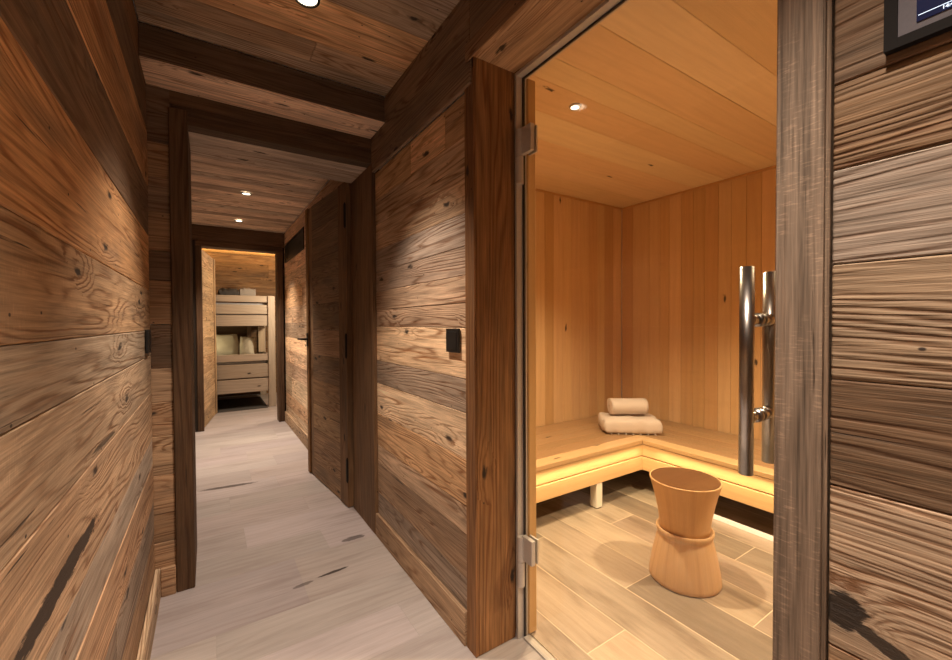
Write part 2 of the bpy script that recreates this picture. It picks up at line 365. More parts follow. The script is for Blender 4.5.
# portal posts and lintel
struct(sbox('trim_1', M_post, (-.125, 2.108, 0), (-.06, 2.49, 2.012), 'z', (.13, .078, .045), ch=.004))
bm = newbm()
slab(bm, (-.118, 2.12, 1.958), (XR, 2.20, 2.03), 'x', (.095, .058, .035), .003)
slab(bm, (XL-.0195, 2.1205, 2.03), (XR, 2.20, 2.21), 'x', (.13, .08, .048), .003)
struct(link('trim_2', bm, [M_post]))
bm = newbm()
for a, b, tn in ((2.20, 2.30, (.48, .38, .29)), (2.30, 2.40, (.40, .31, .23)), (2.40, 2.49, (.50, .39, .29))):
    slab(bm, (-.06, a, 1.958), (XR-.01, b, 1.98), 'x', tn, .002)
slab(bm, (XL, 2.2, 1.981), (XR, 2.49, 2.21), 'x', DRK, .002)
struct(link('ceiling_portal', bm, [M_old]))
struct(sbox('trim_3', M_post, (.727, 2.105, 0), (.80, 2.49, 1.957), 'z', (.20, .12, .065), ch=.004))
# cross beam in front of the portal
bm = newbm()
slab(bm, (XL, 1.915, 2.088), (XR-.018, 1.935, 2.21), 'x', (.12, .075, .045), .002)
slab(bm, (XL, 1.9155, 2.083), (XR-.018, 2.1195, 2.0885), 'x', (.68, .48, .33), .0015)
struct(link('trim_4', bm, [M_old]))
# near ceiling: boards across
bm = newbm(); bx(bm, (XL-.05, -2.1, 2.232), (XR+.25, 2.5, 2.27))
cr = []; y = 1.915; ct = [(.36, .27, .19), (.40, .27, .165), (.62, .37, .185), (.66, .40, .20), (.40, .29, .19), (.34, .25, .175), (.50, .31, .17)]
i = 0
wd = [.09, .13, .14, .10, .13, .12, .15]
while y > -2.1:
    y0 = max(y-wd[i % 7], -2.1); cr.append((y0, y, ct[i % 7], [rnd.uniform(0, .6)] if i % 3 == 1 else [])); y = y0; i += 1
plank_wall(bm, 'z', ZC, -1, XL, XR, cr, 'x', lift=.003)
struct(link('ceiling', bm, [M_old]))
# right wall, middle bay (between portal and glass door)
bm = newbm(); bx(bm, (XR+.022, 1.205, 0), (XR+.08, 2.12, 2.2))
rows = [(0, .225, GRY), (.225, .38, (.25, .165, .10)), (.38, .48, (.36, .25, .16)), (.48, .645, (.47, .29, .15)), (.645, .807, (.56, .41, .26)),
        (.807, .925, (.23, .17, .12)), (.925, 1.103, (.52, .36, .215)), (1.103, 1.19, (.33, .225, .145)), (1.19, 1.285, (.31, .21, .135)), (1.285, 1.385, (.27, .195, .14)),
        (1.385, 1.50, (.28, .215, .165)), (1.50, 1.635, (.42, .29, .18)), (1.635, 1.76, (.35, .24, .15)), (1.76, 1.905, (.36, .225, .12), [1.35, 1.66])]
plank_wall(bm, 'x', XR, -1, 1.2, 2.12, rows, 'y')
struct(link('wall_right', bm, [M_mid]))
struct(sbox('baseboard_right', M_old, (XR-.016, 1.203, 0), (XR-.0005, 2.104, .117), 'y', (.33, .215, .125)))
# long board along the ceiling line
bm = newbm()
slab(bm, (.728, 1.15, 1.905), (XR, 2.1195, 2.2095), 'y', (.21, .14, .088), .003)
slab(bm, (.728, -2.1, 2.03), (XR, 1.15, 2.2095), 'y', (.17, .115, .072), .003)
struct(link('trim_5', bm, [M_old]))
# glass door surround: left post, header, right post
bm = newbm()
slab(bm, (.735, 1.139, 0), (.742, 1.198, 2.0), 'z', (.30, .155, .07), .003)
slab(bm, (.7425, 1.14, 0), (.905, 1.17, 1.99), 'z', (.33, .175, .078), .003)
slab(bm, (.7425, 1.17, 0), (.97, 1.203, 2.2), 'z', (.27, .155, .08), .003)
struct(link('trim_6', bm, [M_post]))
bm = newbm()
slab(bm, (.7225, .215, 1.976), (.7275, 1.17, 2.035), 'y', (.22, .13, .07), .002)
slab(bm, (.728, .215, 1.985), (.905, 1.14, 2.03), 'y', (.40, .26, .15), .003)
slab(bm, (.7455, .215, 2.031), (.97, 1.17, 2.25), 'y', BRN, .002)
struct(link('trim_7', bm, [M_old]))
bm = newbm()
slab(bm, (.732, .2235, 0), (.742, .282, 2.0), 'z', (.29, .215, .155), .002)
slab(bm, (.7425, .2195, 0), (.94, .282, 2.0), 'z', (.27, .19, .13), .002)
struct(link('trim_8', bm, [M_hewn]))
# right wall, near bay
bm = newbm(); bx(bm, (XR+.022, -2.1, 0), (XR+.08, .214, 2.1))
rows = [(0, .20, TAN, [], 1), (.20, .42, GRY, [], 1), (.42, .655, TAN, [], 1), (.655, .886, (.40, .285, .19), [-.9], 0, (0, 0)), (.886, 1.037, (.17, .105, .062), [-.6], 1), (1.037, 1.20, (.33, .225, .145), [-.4], 0),
        (1.20, 1.333, (.27, .215, .165), [-.8], 1), (1.333, 1.452, (.26, .16, .085), [], 0), (1.452, 1.60, (.19, .12, .07), [-.5], 1), (1.60, 1.78, (.25, .16, .09), [], 0), (1.78, 2.03, DRK, [-.7], 1)]
plank_wall(bm, 'x', XR, -1, -2.1, .2175, rows, 'y')
struct(link('wall_right_near', bm, [M_ridge, M_ridge2]))

# ---- far corridor
bm = newbm(); bx(bm, (XL-.06, 2.47, 0), (XL-.021, 5.2, 2.2))
plank_wall(bm, 'x', XL, 1, 2.49, 5.2, auto_rows(0, 2.15, .13, .2, 2.49, 5.2), 'y')
struct(link('wall_left_far', bm, [M_old]))
bm = newbm(); bx(bm, (XL-.05, 2.49, 2.172), (XR+.1, 5.3, 2.2))
cr = []; y = 2.49; i = 0
ft = [(.46, .36, .27), (.60, .45, .32), (.38, .28, .20), (.66, .50, .36), (.55, .41, .29), (.70, .54, .39)]
while y < 5.2:
    y1 = min(y+[.13, .17, .11, .16][i % 4], 5.2); cr.append((y, y1, ft[i % 6], [])); y = y1; i += 1
plank_wall(bm, 'z', 2.15, -1, XL, XR, cr, 'x', lift=.004)
struct(link('ceiling_far', bm, [M_old]))
bm = newbm(); bx(bm, (XR+.022, 3.38, 0), (XR+.08, 5.2, 2.2)); bx(bm, (XR+.022, 2.49, 1.99), (XR+.08, 3.38, 2.2))
plank_wall(bm, 'x', XR, -1, 3.36, 5.2, auto_rows(0, 1.99, .13, .21, 3.36, 5.2, [PALE, TAN, (.50, .35, .22), (.46, .34, .22), (.38, .27, .18)]), 'y')
plank_wall(bm, 'x', XR, -1, 2.49, 5.2, [(1.99, 2.15, (.46, .32, .22))], 'y')
bx(bm, (.95, 2.45, 0), (.99, 3.45, 2.1)); bx(bm, (XR+.08, 2.45, 0), (.95, 2.49, 2.1)); bx(bm, (XR+.08, 3.38, 0), (.95, 3.42, 2.1))
struct(link('wall_right_far', bm, [M_mid]))
struct(sbox('baseboard_right_far', M_old, (XR-.018, 3.365, 0), (XR-.0005, 5.15, .117), 'y', (.38, .27, .165)))
struct(sbox('baseboard_left_far', M_old, (XL+.0005, 2.5, 0), (XL+.018, 5.15, .117), 'y', (.38, .27, .165)))
# far wall with the doorway to the bunk room
bm = newbm()
slab(bm, (-.10, 5.15, 0), (-.045, 5.30, 1.93), 'z', (.13, .08, .048), .003)
struct(link('trim_9', bm, [M_post]))
bm = newbm(); slab(bm, (.665, 5.15, 0), (.727, 5.30, 1.93), 'z', (.13, .08, .048), .003)
struct(link('trim_10', bm, [M_post]))
bm = newbm(); slab(bm, (XL, 5.15, 1.99), (XR, 5.20, 2.149), 'x', (.16, .10, .06), .003); slab(bm, (-.10, 5.14, 1.93), (.727, 5.30, 1.99), 'x', (.12, .075, .045), .003)
struct(link('trim_11', bm, [M_post]))
bm = newbm()
bx(bm, (-1.0, 5.205, 0), (-.101, 5.30, 2.3)); bx(bm, (.728, 5.205, 0), (2.2, 5.30, 2.3)); bx(bm, (-.101, 5.205, 1.991), (.728, 5.30, 2.3))
bx(bm, (XL, 5.16, 0), (-.101, 5.2, 1.99))
struct(link('wall_end', bm, [M_void]))
# bunk room shell
AMB = [(.24, .15, .075), (.19, .115, .055), (.27, .17, .085), (.22, .135, .065)]
bm = newbm(); bx(bm, (-1.0, 7.42, 0), (2.2, 7.46, 2.4))
plank_wall(bm, 'y', 7.4, -1, -1.0, 2.2, auto_rows(0, 2.2, .14, .2, -1, 2.2, AMB), 'x')
struct(link('wall_bunk_room_back', bm, [M_old]))
for nm, xx, sd in (('wall_bunk_room_left', -1.0, 1), ('wall_bunk_room_right', 2.2, -1)):
    bm = newbm(); plank_wall(bm, 'x', xx, sd, 5.3, 7.4, auto_rows(0, 2.2, .14, .2, 5.3, 7.4, AMB), 'y')
    struct(link(nm, bm, [M_old]))
bm = newbm(); bx(bm, (-1.0, 5.3, 2.222), (2.2, 7.46, 2.26))
plank_wall(bm, 'z', 2.2, -1, -1.0, 2.2, auto_rows(5.3, 7.4, .14, .2, -1, 2.2, [(.5, .33, .17), (.45, .29, .14)]), 'x')
struct(link('ceiling_bunk_room', bm, [M_old]))

# ---- sauna shell
SW = [(.62, .37, .175), (.58, .335, .15), (.66, .40, .195), (.54, .30, .13), (.63, .375, .18)]
def sauna_rows(lo, hi, seams, mid=None):
    s = [lo]+[q for q in seams if lo < q < hi]+[hi]
    return [(s[i], s[i+1], jit(rnd.choice(SW), .05)) for i in range(len(s)-1)]
bm = newbm(); bx(bm, (.97, 2.332, 0), (3.05, 2.38, 2.2))
plank_wall(bm, 'y', 2.31, -1, 0, 2.1, sauna_rows(.98, 3.01, [1.07, 1.17, 1.26, 1.36, 1.45, 1.55, 1.64, 1.74, 1.83, 1.93, 2.02, 2.12, 2.21, 2.31, 2.40, 2.50, 2.60, 2.70, 2.79, 2.90]), 'z', lift=.0008)
struct(link('wall_sauna_back', bm, [M_sauna]))
bm = newbm(); bx(bm, (3.032, -.62, 0), (3.08, 2.38, 2.2))
plank_wall(bm, 'x', 3.01, -1, 0, 2.1, sauna_rows(-.62, 2.31, [-.5, -.4, -.3, -.2, -.1, 0, .1, .2, .3, .4, .5, .6, .7, .8, .9, .98, 1.07, 1.158, 1.237, 1.326, 1.42, 1.506, 1.60, 1.684, 1.776, 1.873, 1.95, 2.047, 2.20]), 'z', lift=.0008)
struct(link('wall_sauna_right', bm, [M_sauna]))
bm = newbm(); plank_wall(bm, 'y', -.62, 1, 0, 2.1, sauna_rows(.98, 3.01, [1.07+.1*i for i in range(19)]), 'z', lift=.0008)
struct(link('wall_sauna_front', bm, [M_sauna]))
bm = newbm(); plank_wall(bm, 'x', .985, 1, 0, 2.1, sauna_rows(1.19, 2.31, [1.19+.1*i for i in range(1, 11)]), 'z', lift=.0005, th=.012)
plank_wall(bm, 'x', .985, 1, 0, 2.1, sauna_rows(-.62, .284, [-.62+.1*i for i in range(1, 9)]), 'z', lift=.0005, th=.012)
plank_wall(bm, 'x', .985, 1, 2.03, 2.1, [(.284, 1.19, SW[0])], 'z', th=.012)
struct(link('wall_sauna_door_side', bm, [M_sauna]))
bm = newbm(); bx(bm, (.97, -.64, 2.122), (3.05, 2.38, 2.16))
cr = [(-.62, -.4, SW[0])]; ys = [-.4, -.2, 0, .17, .36, .55, .74, .93, 1.134, 1.26, 1.46, 1.68, 1.86, 2.06, 2.31]
SC = [(.76, .53, .30), (.70, .47, .255), (.80, .575, .34), (.73, .50, .275)]
for i in range(len(ys)-1): cr.append((ys[i], ys[i+1], jit(SC[i % 4], .05)))
plank_wall(bm, 'z', 2.1, -1, .98, 3.01, cr, 'x', lift=.0006)
struct(link('ceiling_sauna', bm, [M_sauna]))
# cove moulding where sauna walls meet ceiling
bm = newbm()
slab(bm, (.985, 2.298, 2.085), (3.0, 2.309, 2.0995), 'x', (.50, .25, .09), .002); slab(bm, (2.998, -.6, 2.085), (3.009, 2.297, 2.0995), 'y', (.50, .25, .09), .002)
struct(link('trim_12', bm, [M_sauna]))
# timber jamb inside the glass
struct(sbox('trim_13', M_sauna, (.9465, 1.118, .004), (.985, 1.168, 1.975), 'z', (.58, .33, .13), ch=.004))

# ================================================================== GLASS DOOR
gd = empty('door_2', (.935, 1.13, 0)); struct(gd)
def gp(name, bm, m, **kw):
    o = link(name, bm, m, gd, **kw); o.location = (-.935, -1.13, 0); return o
bm = bmesh.new(); bx(bm, (.931, .30, .012), (.939, 1.118, 1.965)); gp('glass_pane', bm, M_glass)
bm = bmesh.new()
bx(bm, (.905, 1.128, .0), (.931, 1.1395, 1.984), .001); bx(bm, (.9365, 1.122, .0), (.944, 1.139, 1.975), .0008)
bx(bm, (.905, .285, 1.972), (.931, 1.128, 1.984), .001); bx(bm, (.9365, .285, 1.968), (.944, 1.122, 1.98), .0008)
gp('frame_profile', bm, M_alu)
bm = bmesh.new(); bx(bm, (.9312, 1.119, .0), (.9362, 1.139, 1.975)); bx(bm, (.9312, .285, 1.966), (.9362, 1.119, 1.98)); gp('seal', bm, M_seal)
bm = bmesh.new(); bx(bm, (.922, .285, .0), (.946, 1.12, .006), .001); gp('threshold', bm, M_alu)
for z0, z1, up in ((1.60, 1.786, 1), (.193, .368, 1)):
    bm = bmesh.new(); zm = (z0+z1)/2
    rod(bm, (.913, 1.122, zm+.001), (.913, 1.122, z1), .0135); rod(bm, (.913, 1.122, z0), (.913, 1.122, zm-.001), .0135)
    bx(bm, (.913, 1.064, zm+.006), (.9305, 1.118, z1+.004), .002); bx(bm, (.9395, 1.066, zm+.006), (.947, 1.108, z1+.004), .002)
    gp('hinge', bm, M_alu)
hb = bmesh.new()
def bar(x, z0, z1):
    b = bmesh.new(); rod(b, (x, .388, z0), (x, .388, z1), .0128, 32)
    bmesh.ops.bevel(b, geom=[e for e in b.edges if abs(e.verts[0].co.z-e.verts[1].co.z) < 1e-4], offset=.0015, segments=2, affect='EDGES')
    return b
hb.free()
h1 = gp('handle', bar(.885, .819, 1.227), M_steel, smooth=False)
h2 = gp('handle', bar(.985, .824, 1.223), M_steel, smooth=False)
for o in (h1, h2):
    for p in o.data.polygons: p.use_smooth = abs(p.normal.z) < .5
for z in (1.123, .930):
    for h, x0, x1 in ((h1, .895, .930), (h2, .940, .976)):
        bm = bmesh.new(); rod(bm, (x0, .388, z), (x1, .388, z), .010); s = 1 if x0 < .93 else -1
        e = .930 if s == 1 else .940; rod(bm, (e-.006*s, .388, z), (e, .388, z), .014)
        bmesh.ops.create_uvsphere(bm, u_segments=16, v_segments=10, radius=.0135, matrix=Matrix.Translation((x0 if s == 1 else x1, .388, z)))
        o = link('standoff', bm, M_steel, h, smooth=True)

# ================================================================== CORRIDOR DOOR (slightly ajar)
d1 = empty('door_1', (.713, 2.50, 0), math.radians(5.6)); struct(d1)
L = .793
def dp(name, bm, m): return link(name, bm, m, d1)
bm = newbm()
plank_wall(bm, 'x', -.009, -1, .032, L-.125, [(.006+.1785*i, .006+.1785*(i+1), jit(t_, .1)) for i, t_ in enumerate([(.26, .16, .085), (.24, .15, .08), (.30, .19, .10), (.27, .165, .085), (.20, .125, .07), (.25, .16, .09), (.18, .115, .065), (.21, .135, .08), (.17, .11, .065), (.19, .12, .07), (.17, .11, .065)])], 'y', th=.022)
o = dp('leaf_panel', bm, M_old)
bm = newbm(); slab(bm, (-.016, .0, .006), (.03, .125, 1.97), 'z', (.22, .13, .07), .003); dp('stile', bm, M_post).name = 'stile'
# hinge side stile starts at y=0; planks overlap region is behind it
bm = newbm(); slab(bm, (-.016, L-.048, .006), (.03, L, 1.97), 'z', (.33, .19, .085), .002); dp('stile', bm, M_post)
bm = newbm(); slab(bm, (-.004, L-.125, .006), (.025, L-.048, 1.97), 'z', (.26, .16, .085), .002); dp('leaf_batten', bm, M_old)
for z0, z1 in ((1.70, 1.83), (.92, 1.05), (.17, .30)):
    bm = bmesh.new(); rod(bm, (-.021, -.002, z0), (-.021, -.002, z1), .007); bx(bm, (-.020, -.003, z0+.01), (-.0165, .022, z1-.01), .001)
    rod(bm, (-.021, -.002, z1), (-.021, -.002, z1+.012), .007, r2=.002); rod(bm, (-.021, -.002, z0-.012), (-.021, -.002, z0), .002, r2=.007)
    link('hinge', bm, M_iron, d1)
bm = bmesh.new(); bx(bm, (-.022, L-.042, .95), (-.0165, L-.012, 1.05), .002); rod(bm, (-.022, L-.027, 1.005), (-.062, L-.027, 1.005), .008)
bx(bm, (-.068, L-.030, .998), (-.056, L+.055, 1.012), .004)
link('door_handle', bm, M_iron, d1)

# ================================================================== BUNK ROOM DOOR (open)
d3 = empty('door_3', (-.042, 5.31, 0), math.radians(-8.5)); struct(d3)
bm = newbm()
plank_wall(bm, 'x', .0, 1, .0, .82, [(.006+.192*i, .006+.192*(i+1), jit((.42, .28, .155), .12)) for i in range(10)], 'y', th=.035)
link('leaf_panel', bm, M_old, d3)
bm = newbm(); slab(bm, (.0006, .72, .006), (.008, .82, 1.926), 'z', (.40, .27, .15), .002); link('stile', bm, M_old, d3)

# ================================================================== BUNK BED
bb = empty('bunk_bed', (.25, 6.2, 0)); tag(bb, 'pale pine bunk bed standing in the far bedroom', 'bed')
P1, P2 = (.56, .45, .34), (.51, .41, .31)
def bp_(name, lo, hi, grain='x', tint=P1, m=M_pine, parent=bb):
    bm = newbm(); slab(bm, lo, hi, grain, tint, .004); o = link(name, bm, m, parent)
    if parent is bb: o.location = (-.25, -6.2, 0)
    return o
for x0 in (-.80, .68):
    for y0 in (6.185, 7.30): bp_('post', (x0, y0, 0), (x0+.085, y0+.07, 1.497), 'z')
for z0, z1, tt in ((1.409, 1.494, P1), (1.251, 1.374, P1), (1.093, 1.235, P1), (.629, .718, P1), (.409, .587, P2), (.218, .392, P1)):
    bp_('rail', (-.715, 6.20, z0), (.68, 6.235, z1), 'x', jit(tt, .05)); 
for z0, z1 in ((1.10, 1.49), (.22, .70)):
    bp_('end_panel', (.70, 6.256, z0), (.73, 7.298, z1), 'y'); bp_('end_panel', (-.76, 6.256, z0), (-.73, 7.298, z1), 'y')
bp_('end_panel', (.60, 6.60, .72), (.68, 6.63, 1.09), 'z', (.60, .46, .31))
bp_('head_board', (-.715, 7.30, .70), (.55, 7.33, 1.09), 'x', (.15, .09, .05), M_old)
bp_('head_post', (.50, 7.2, .62), (.56, 7.29, 1.09), 'z', (.15, .09, .05), M_old)
bp_('slat_deck', (-.71, 6.24, 1.12), (.695, 7.29, 1.15), 'x', (.4, .29, .19)); bp_('slat_deck', (-.71, 6.24, .40), (.695, 7.29, .44), 'x', (.4, .29, .19))
def soft(name, mat, size, loc, rot=(0, 0, 0), p=.35, n=14, puff=1.0, parent=None, seed=1, wr=.004):
    """cushion / towel body: a superellipsoid with gentle creases"""
    bm = bmesh.new(); r = random.Random(seed); ph = [r.uniform(0, 6) for _ in range(6)]
    bmesh.ops.create_cube(bm, size=2); bmesh.ops.subdivide_edges(bm, edges=bm.edges[:], cuts=n, use_grid_fill=True)
    for v in bm.verts:
        c = v.co; a, b, h = c.x, c.y, c.z
        edge = (1-abs(a)**4)*(1-abs(b)**4)
        zz = h*(p+(1-p)*edge**.5)*puff
        k = 1-.06*(abs(h)**3)
        pinch = 1-.05*(a*a*(1-b*b)+b*b*(1-a*a)*0)
        x = a*k*(1-.05*b*b*a*a); y = b*k*pinch
        d = wr*(math.sin(9*a+ph[0]+3*b)+math.sin(7*b+ph[1]-4*a)+math.sin(13*a*b+ph[2]))
        v.co = Vector((x*size[0]/2, y*size[1]/2, zz*size[2]/2+d*(1 if h > -.9 else 0)))
    o = link(name, bm, mat, parent, smooth=True); o.location = loc; o.rotation_euler = rot; return o
def soft_box(name, mat, lo, hi, parent, ch):
    bm = bmesh.new(); bx(bm, lo, hi, ch); o = link(name, bm, mat, parent); return o
for z0, z1, s in ((1.152, 1.40, 'white'), (.442, .625, 'white')):
    bm = bmesh.new(); bx(bm, (-.70, 6.245, z0), (.67, 7.19 if z0 < 1 else 7.28, z1), .03)
    o = link('mattress', bm, M_sheet); o['kind'] = 'x'; del o['kind']
    tag(o, 'pale blue-grey mattress on the %s of the bunk bed' % ('upper berth' if z0 > 1 else 'lower berth'), 'mattress')
tag(soft('pillow', M_dgrey, (.24, .40, .13), (.235, 6.50, 1.530), p=.5, seed=3), 'dark grey pillow on the upper berth, leftmost in view', 'pillow')
tag(soft('blanket', M_mgrey, (.20, .34, .15), (.455, 6.50, 1.530), p=.8, seed=4), 'light grey folded blanket on the upper berth', 'blanket')
bm = bmesh.new()
vs_ = [bm.verts.new(c) for c in ((-.09, -.15, 0), (.17, -.15, 0), (.17, .18, 0), (-.09, .18, 0), (-.09, -.12, .15), (-.09, .15, .15), (.0, -.12, .12), (.0, .15, .12))]
bmesh.ops.convex_hull(bm, input=vs_); bmesh.ops.bevel(bm, geom=bm.edges[:], offset=.02, segments=3, affect='EDGES')
o = link('cushion', bm, M_dgrey, smooth=True); o.location = (.50, 6.98, 1.406)
tag(o, 'dark wedge-shaped cushion at the right end of the upper berth', 'cushion')
tag(soft('pillow', M_linen, (.52, .34, .15), (.11, 6.93, .815), rot=(math.radians(62), 0, 0), p=.3, seed=6), 'cream pillow standing on the lower berth by the glowing lamp', 'pillow')
tag(soft('pillow', M_linen, (.19, .28, .10), (.47, 6.74, .80), rot=(math.radians(68), .1, .1), p=.3, seed=8), 'narrow white pillow leaning at the right end of the lower berth', 'pillow')
# bedside lamp body
t = empty('reading_lamp', (-.02, 6.62, .92)); tag(t, 'small reading lamp glowing behind the lower berth pillow', 'lamp')
bm = bmesh.new(); rod(bm, (0, 0, .165), (0, 0, .178), .03); rod(bm, (0, 0, .03), (0, 0, .165), .006); link('mount', bm, M_iron, t)
bm = bmesh.new(); bmesh.ops.create_uvsphere(bm, u_segments=20, v_segments=12, radius=.035); link('lamp_shade', bm, M_bulb, t, smooth=True)
# thin dark sheet on the floor under the bed
bm = bmesh.new(); bx(bm, (-.65, 6.12, .0005), (.66, 7.1, .008), .002)
tag(link('floor_sheet', bm, M_dgrey), 'thin dark sheet on the floor under the bunk bed', 'floor_sheet')

# ================================================================== SAUNA BENCH
YB, XB, ZB = 1.658, 2.368, .349
sb = empty('sauna_bench', (XB, YB, 0)); tag(sb, 'L-shaped pale alder sauna bench along the two far walls', 'bench')
def sp_(name, bm, m=M_bench):
    o = link(name, bm, m, sb); o.location = (-XB, -YB, 0); return o
BT = (.33, .185, .088); BN = (.60, .38, .18)  # BN: front nosing slats tinted lighter to imitate the glow along the bench edge
def slat(lo, hi, grain, tn=BT):
    bm = newbm(); slab(bm, lo, hi, grain, jit(tn, .05), .003); sp_('seat_slat', bm)
yy = YB
for i in range(6):
    y1 = yy+(.098 if i < 5 else .647-.5*1-.0); y1 = min(y1, 2.305)
    if i == 5: y1 = 2.305
    xe = XB+ (yy-YB)                        # mitred in steps towards the corner
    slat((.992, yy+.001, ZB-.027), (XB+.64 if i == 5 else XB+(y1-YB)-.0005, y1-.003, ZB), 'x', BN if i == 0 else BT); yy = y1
xx = XB
for i in range(6):
    x1 = xx+.098
    if i == 5: x1 = 3.004
    ytop = YB+(xx-XB) if i else YB
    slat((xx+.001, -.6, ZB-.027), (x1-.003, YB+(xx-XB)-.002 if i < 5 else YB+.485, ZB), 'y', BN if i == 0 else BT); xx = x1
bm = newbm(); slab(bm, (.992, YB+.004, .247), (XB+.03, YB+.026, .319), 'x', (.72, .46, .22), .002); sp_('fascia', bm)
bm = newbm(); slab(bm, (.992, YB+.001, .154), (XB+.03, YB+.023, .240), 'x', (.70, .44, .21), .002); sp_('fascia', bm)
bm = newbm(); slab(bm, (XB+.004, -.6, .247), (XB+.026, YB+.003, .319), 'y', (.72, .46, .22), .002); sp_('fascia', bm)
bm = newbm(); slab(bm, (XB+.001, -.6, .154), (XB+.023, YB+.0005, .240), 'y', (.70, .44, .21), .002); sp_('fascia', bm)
bm = newbm(); slab(bm, (1.0, YB+.03, .20), (3.0, YB+.05, .318), 'x', DRK, .001); slab(bm, (XB+.03, -.59, .20), (XB+.05, YB+.028, .318), 'y', DRK, .001); sp_('bearer', bm)
for x0, y0 in ((1.935, YB+.003), (1.15, YB+.03), (2.7, YB+.03), (XB+.035, -.2), (1.935, 2.24), (2.9, 2.24)):
    bm = bmesh.new(); bx(bm, (x0, y0, .006), (x0+.05, y0+.05, .1535 if y0 < YB+.01 else .319), .002); o = sp_('leg', bm, M_white); o['label'] = 'white painted leg'
    bm = bmesh.new(); bx(bm, (x0+.003-XB, y0+.003-YB, 0), (x0+.047-XB, y0+.047-YB, .006)); link('foot_pad', bm, M_seal, None).parent = o
    o.children[0].matrix_parent_inverse = Matrix(); o.children[0].location = (XB, YB, 0)
# pale strip on the floor below the right bench arm
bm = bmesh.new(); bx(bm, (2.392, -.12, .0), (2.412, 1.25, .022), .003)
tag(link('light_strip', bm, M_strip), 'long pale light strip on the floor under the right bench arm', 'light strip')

# ================================================================== STOOL
st = empty('sauna_stool', (1.737, 1.005, 0)); tag(st, 'hourglass-shaped turned wooden stool on the sauna floor', 'stool')
def turned(name, prof, tint, mat=M_turned):
    bm = newbm(); lathe(bm, prof, 72)
    uvl = bm.loops.layers.uv['uv']; cl = bm.loops.layers.float_color['tint']
    for f in bm.faces:
        for l in f.loops:
            co = l.vert.co; c = f.calc_center_median(); a = math.atan2(co.y, co.x)
            if c.z > .425 or c.z < .002: l[uvl].uv = (co.x+5, co.y+5)
            else:
                if a < 0 and math.atan2(c.y, c.x) > 2: a += 2*PI
                l[uvl].uv = (co.z+3, a*.13+3)
            l[cl] = (*tint, 1)
    return link(name, bm, mat, st)
lower = [(0, 0), (.137, 0), (.143, .006), (.1425, .02), (.137, .06), (.128, .11), (.118, .155), (.1085, .19), (.107, .20), (.1125, .205), (.1155, .213), (.1145, .222), (.111, .226), (.106, .222), (.103, .212), (0, .212)]
upper = [(0, .212), (.098, .2125), (.100, .235), (.106, .28), (.1155, .33), (.127, .38), (.1405, .428), (.1425, .434), (.141, .437), (.137, .436), (.128, .430), (.06, .4275), (0, .427)]
turned('lower_cone', lower, (.62, .38, .20)); turned('upper_cone', upper, (.62, .36, .17))
o = None
bm = newbm(); lathe(bm, [(.0, .4302), (.128, .4315), (.1365, .4362), (.1365, .4368), (.128, .4322), (0, .431)], 64)
cl = bm.loops.layers.float_color['tint']; uvl = bm.loops.layers.uv['uv']
for f in bm.faces:
    for l in f.loops: l[cl] = (.12, .05, .02, 1); l[uvl].uv = (l.vert.co.x+9, l.vert.co.y+2)
link('seat', bm, M_turned, st)['label'] = 'darker brown hollowed seat'

# ================================================================== TOWELS
def towel_slab():
    t_ = empty('bath_towel', (2.50, 1.86, ZB)); t_.rotation_euler = (0, 0, math.radians(-40))
    tag(t_, 'folded cream bath towel with fringed edge on the bench corner', 'towel')
    n = 3
    for i in range(1):
        o = soft('folded_cloth', M_towel, (.40, .27, .105), (0, 0, .0545), p=.75, n=18, parent=t_, seed=11, wr=.0035)
    for k in range(7):
        bm = bmesh.new(); x = -.12+.04*k
        bmesh.ops.create_cone(bm, cap_ends=True, segments=8, radius1=.006, radius2=.002, depth=.035, matrix=Matrix.Translation((x*1.2, -.135, .008)) @ Matrix.Rotation(PI/2, 4, 'X') @ Matrix.Rotation(rnd.uniform(-.5, .5), 4, 'Y'))
        link('fringe', bm, M_towel, t_, smooth=True)
    return t_
towel_slab()
bm = bmesh.new(); n = 120
prev = None
for side in range(2): pass
th = .006; turns = 3.75; pts = []
for i in range(n+1):
    a = 2*PI*turns*i/n; r = .007+.0122*a/(2*PI); pts.append((a, r))
pts = [(a, r) for a, r in pts]
def ring(x): return None
X0, X1 = -.125, .125
outer = [[bm.verts.new((x+.002*math.sin(a*2+x*30), 1.25*(r+.006)*math.cos(a), (r+.006)*math.sin(a))) for a, r in pts] for x in [X0+(X1-X0)*k/12 for k in range(13)]]
inner = [[bm.verts.new((x+.002*math.sin(a*2+x*30), 1.25*(r-.006)*math.cos(a), (r-.006)*math.sin(a))) for a, r in pts] for x in [X0+(X1-X0)*k/12 for k in range(13)]]
for k in range(12):
    for i in range(n):
        bm.faces.new((outer[k][i], outer[k][i+1], outer[k+1][i+1], outer[k+1][i])); bm.faces.new((inner[k][i], inner[k+1][i], inner[k+1][i+1], inner[k][i+1]))
for k in (0, 12):
    for i in range(n): bm.faces.new((outer[k][i], outer[k][i+1], inner[k][i+1], inner[k][i]))
for k in range(12):
    for i in (0, n): bm.faces.new((outer[k][i], outer[k+1][i], inner[k+1][i], inner[k][i]))
bmesh.ops.recalc_face_normals(bm, faces=bm.faces[:])
o = link('hand_towel', bm, M_towel, smooth=True); o.location = (2.49, 1.865, ZB+.176); o.rotation_euler = (0, 0, math.radians(-33))
tag(o, 'rolled white hand towel lying on the folded bath towel', 'towel')

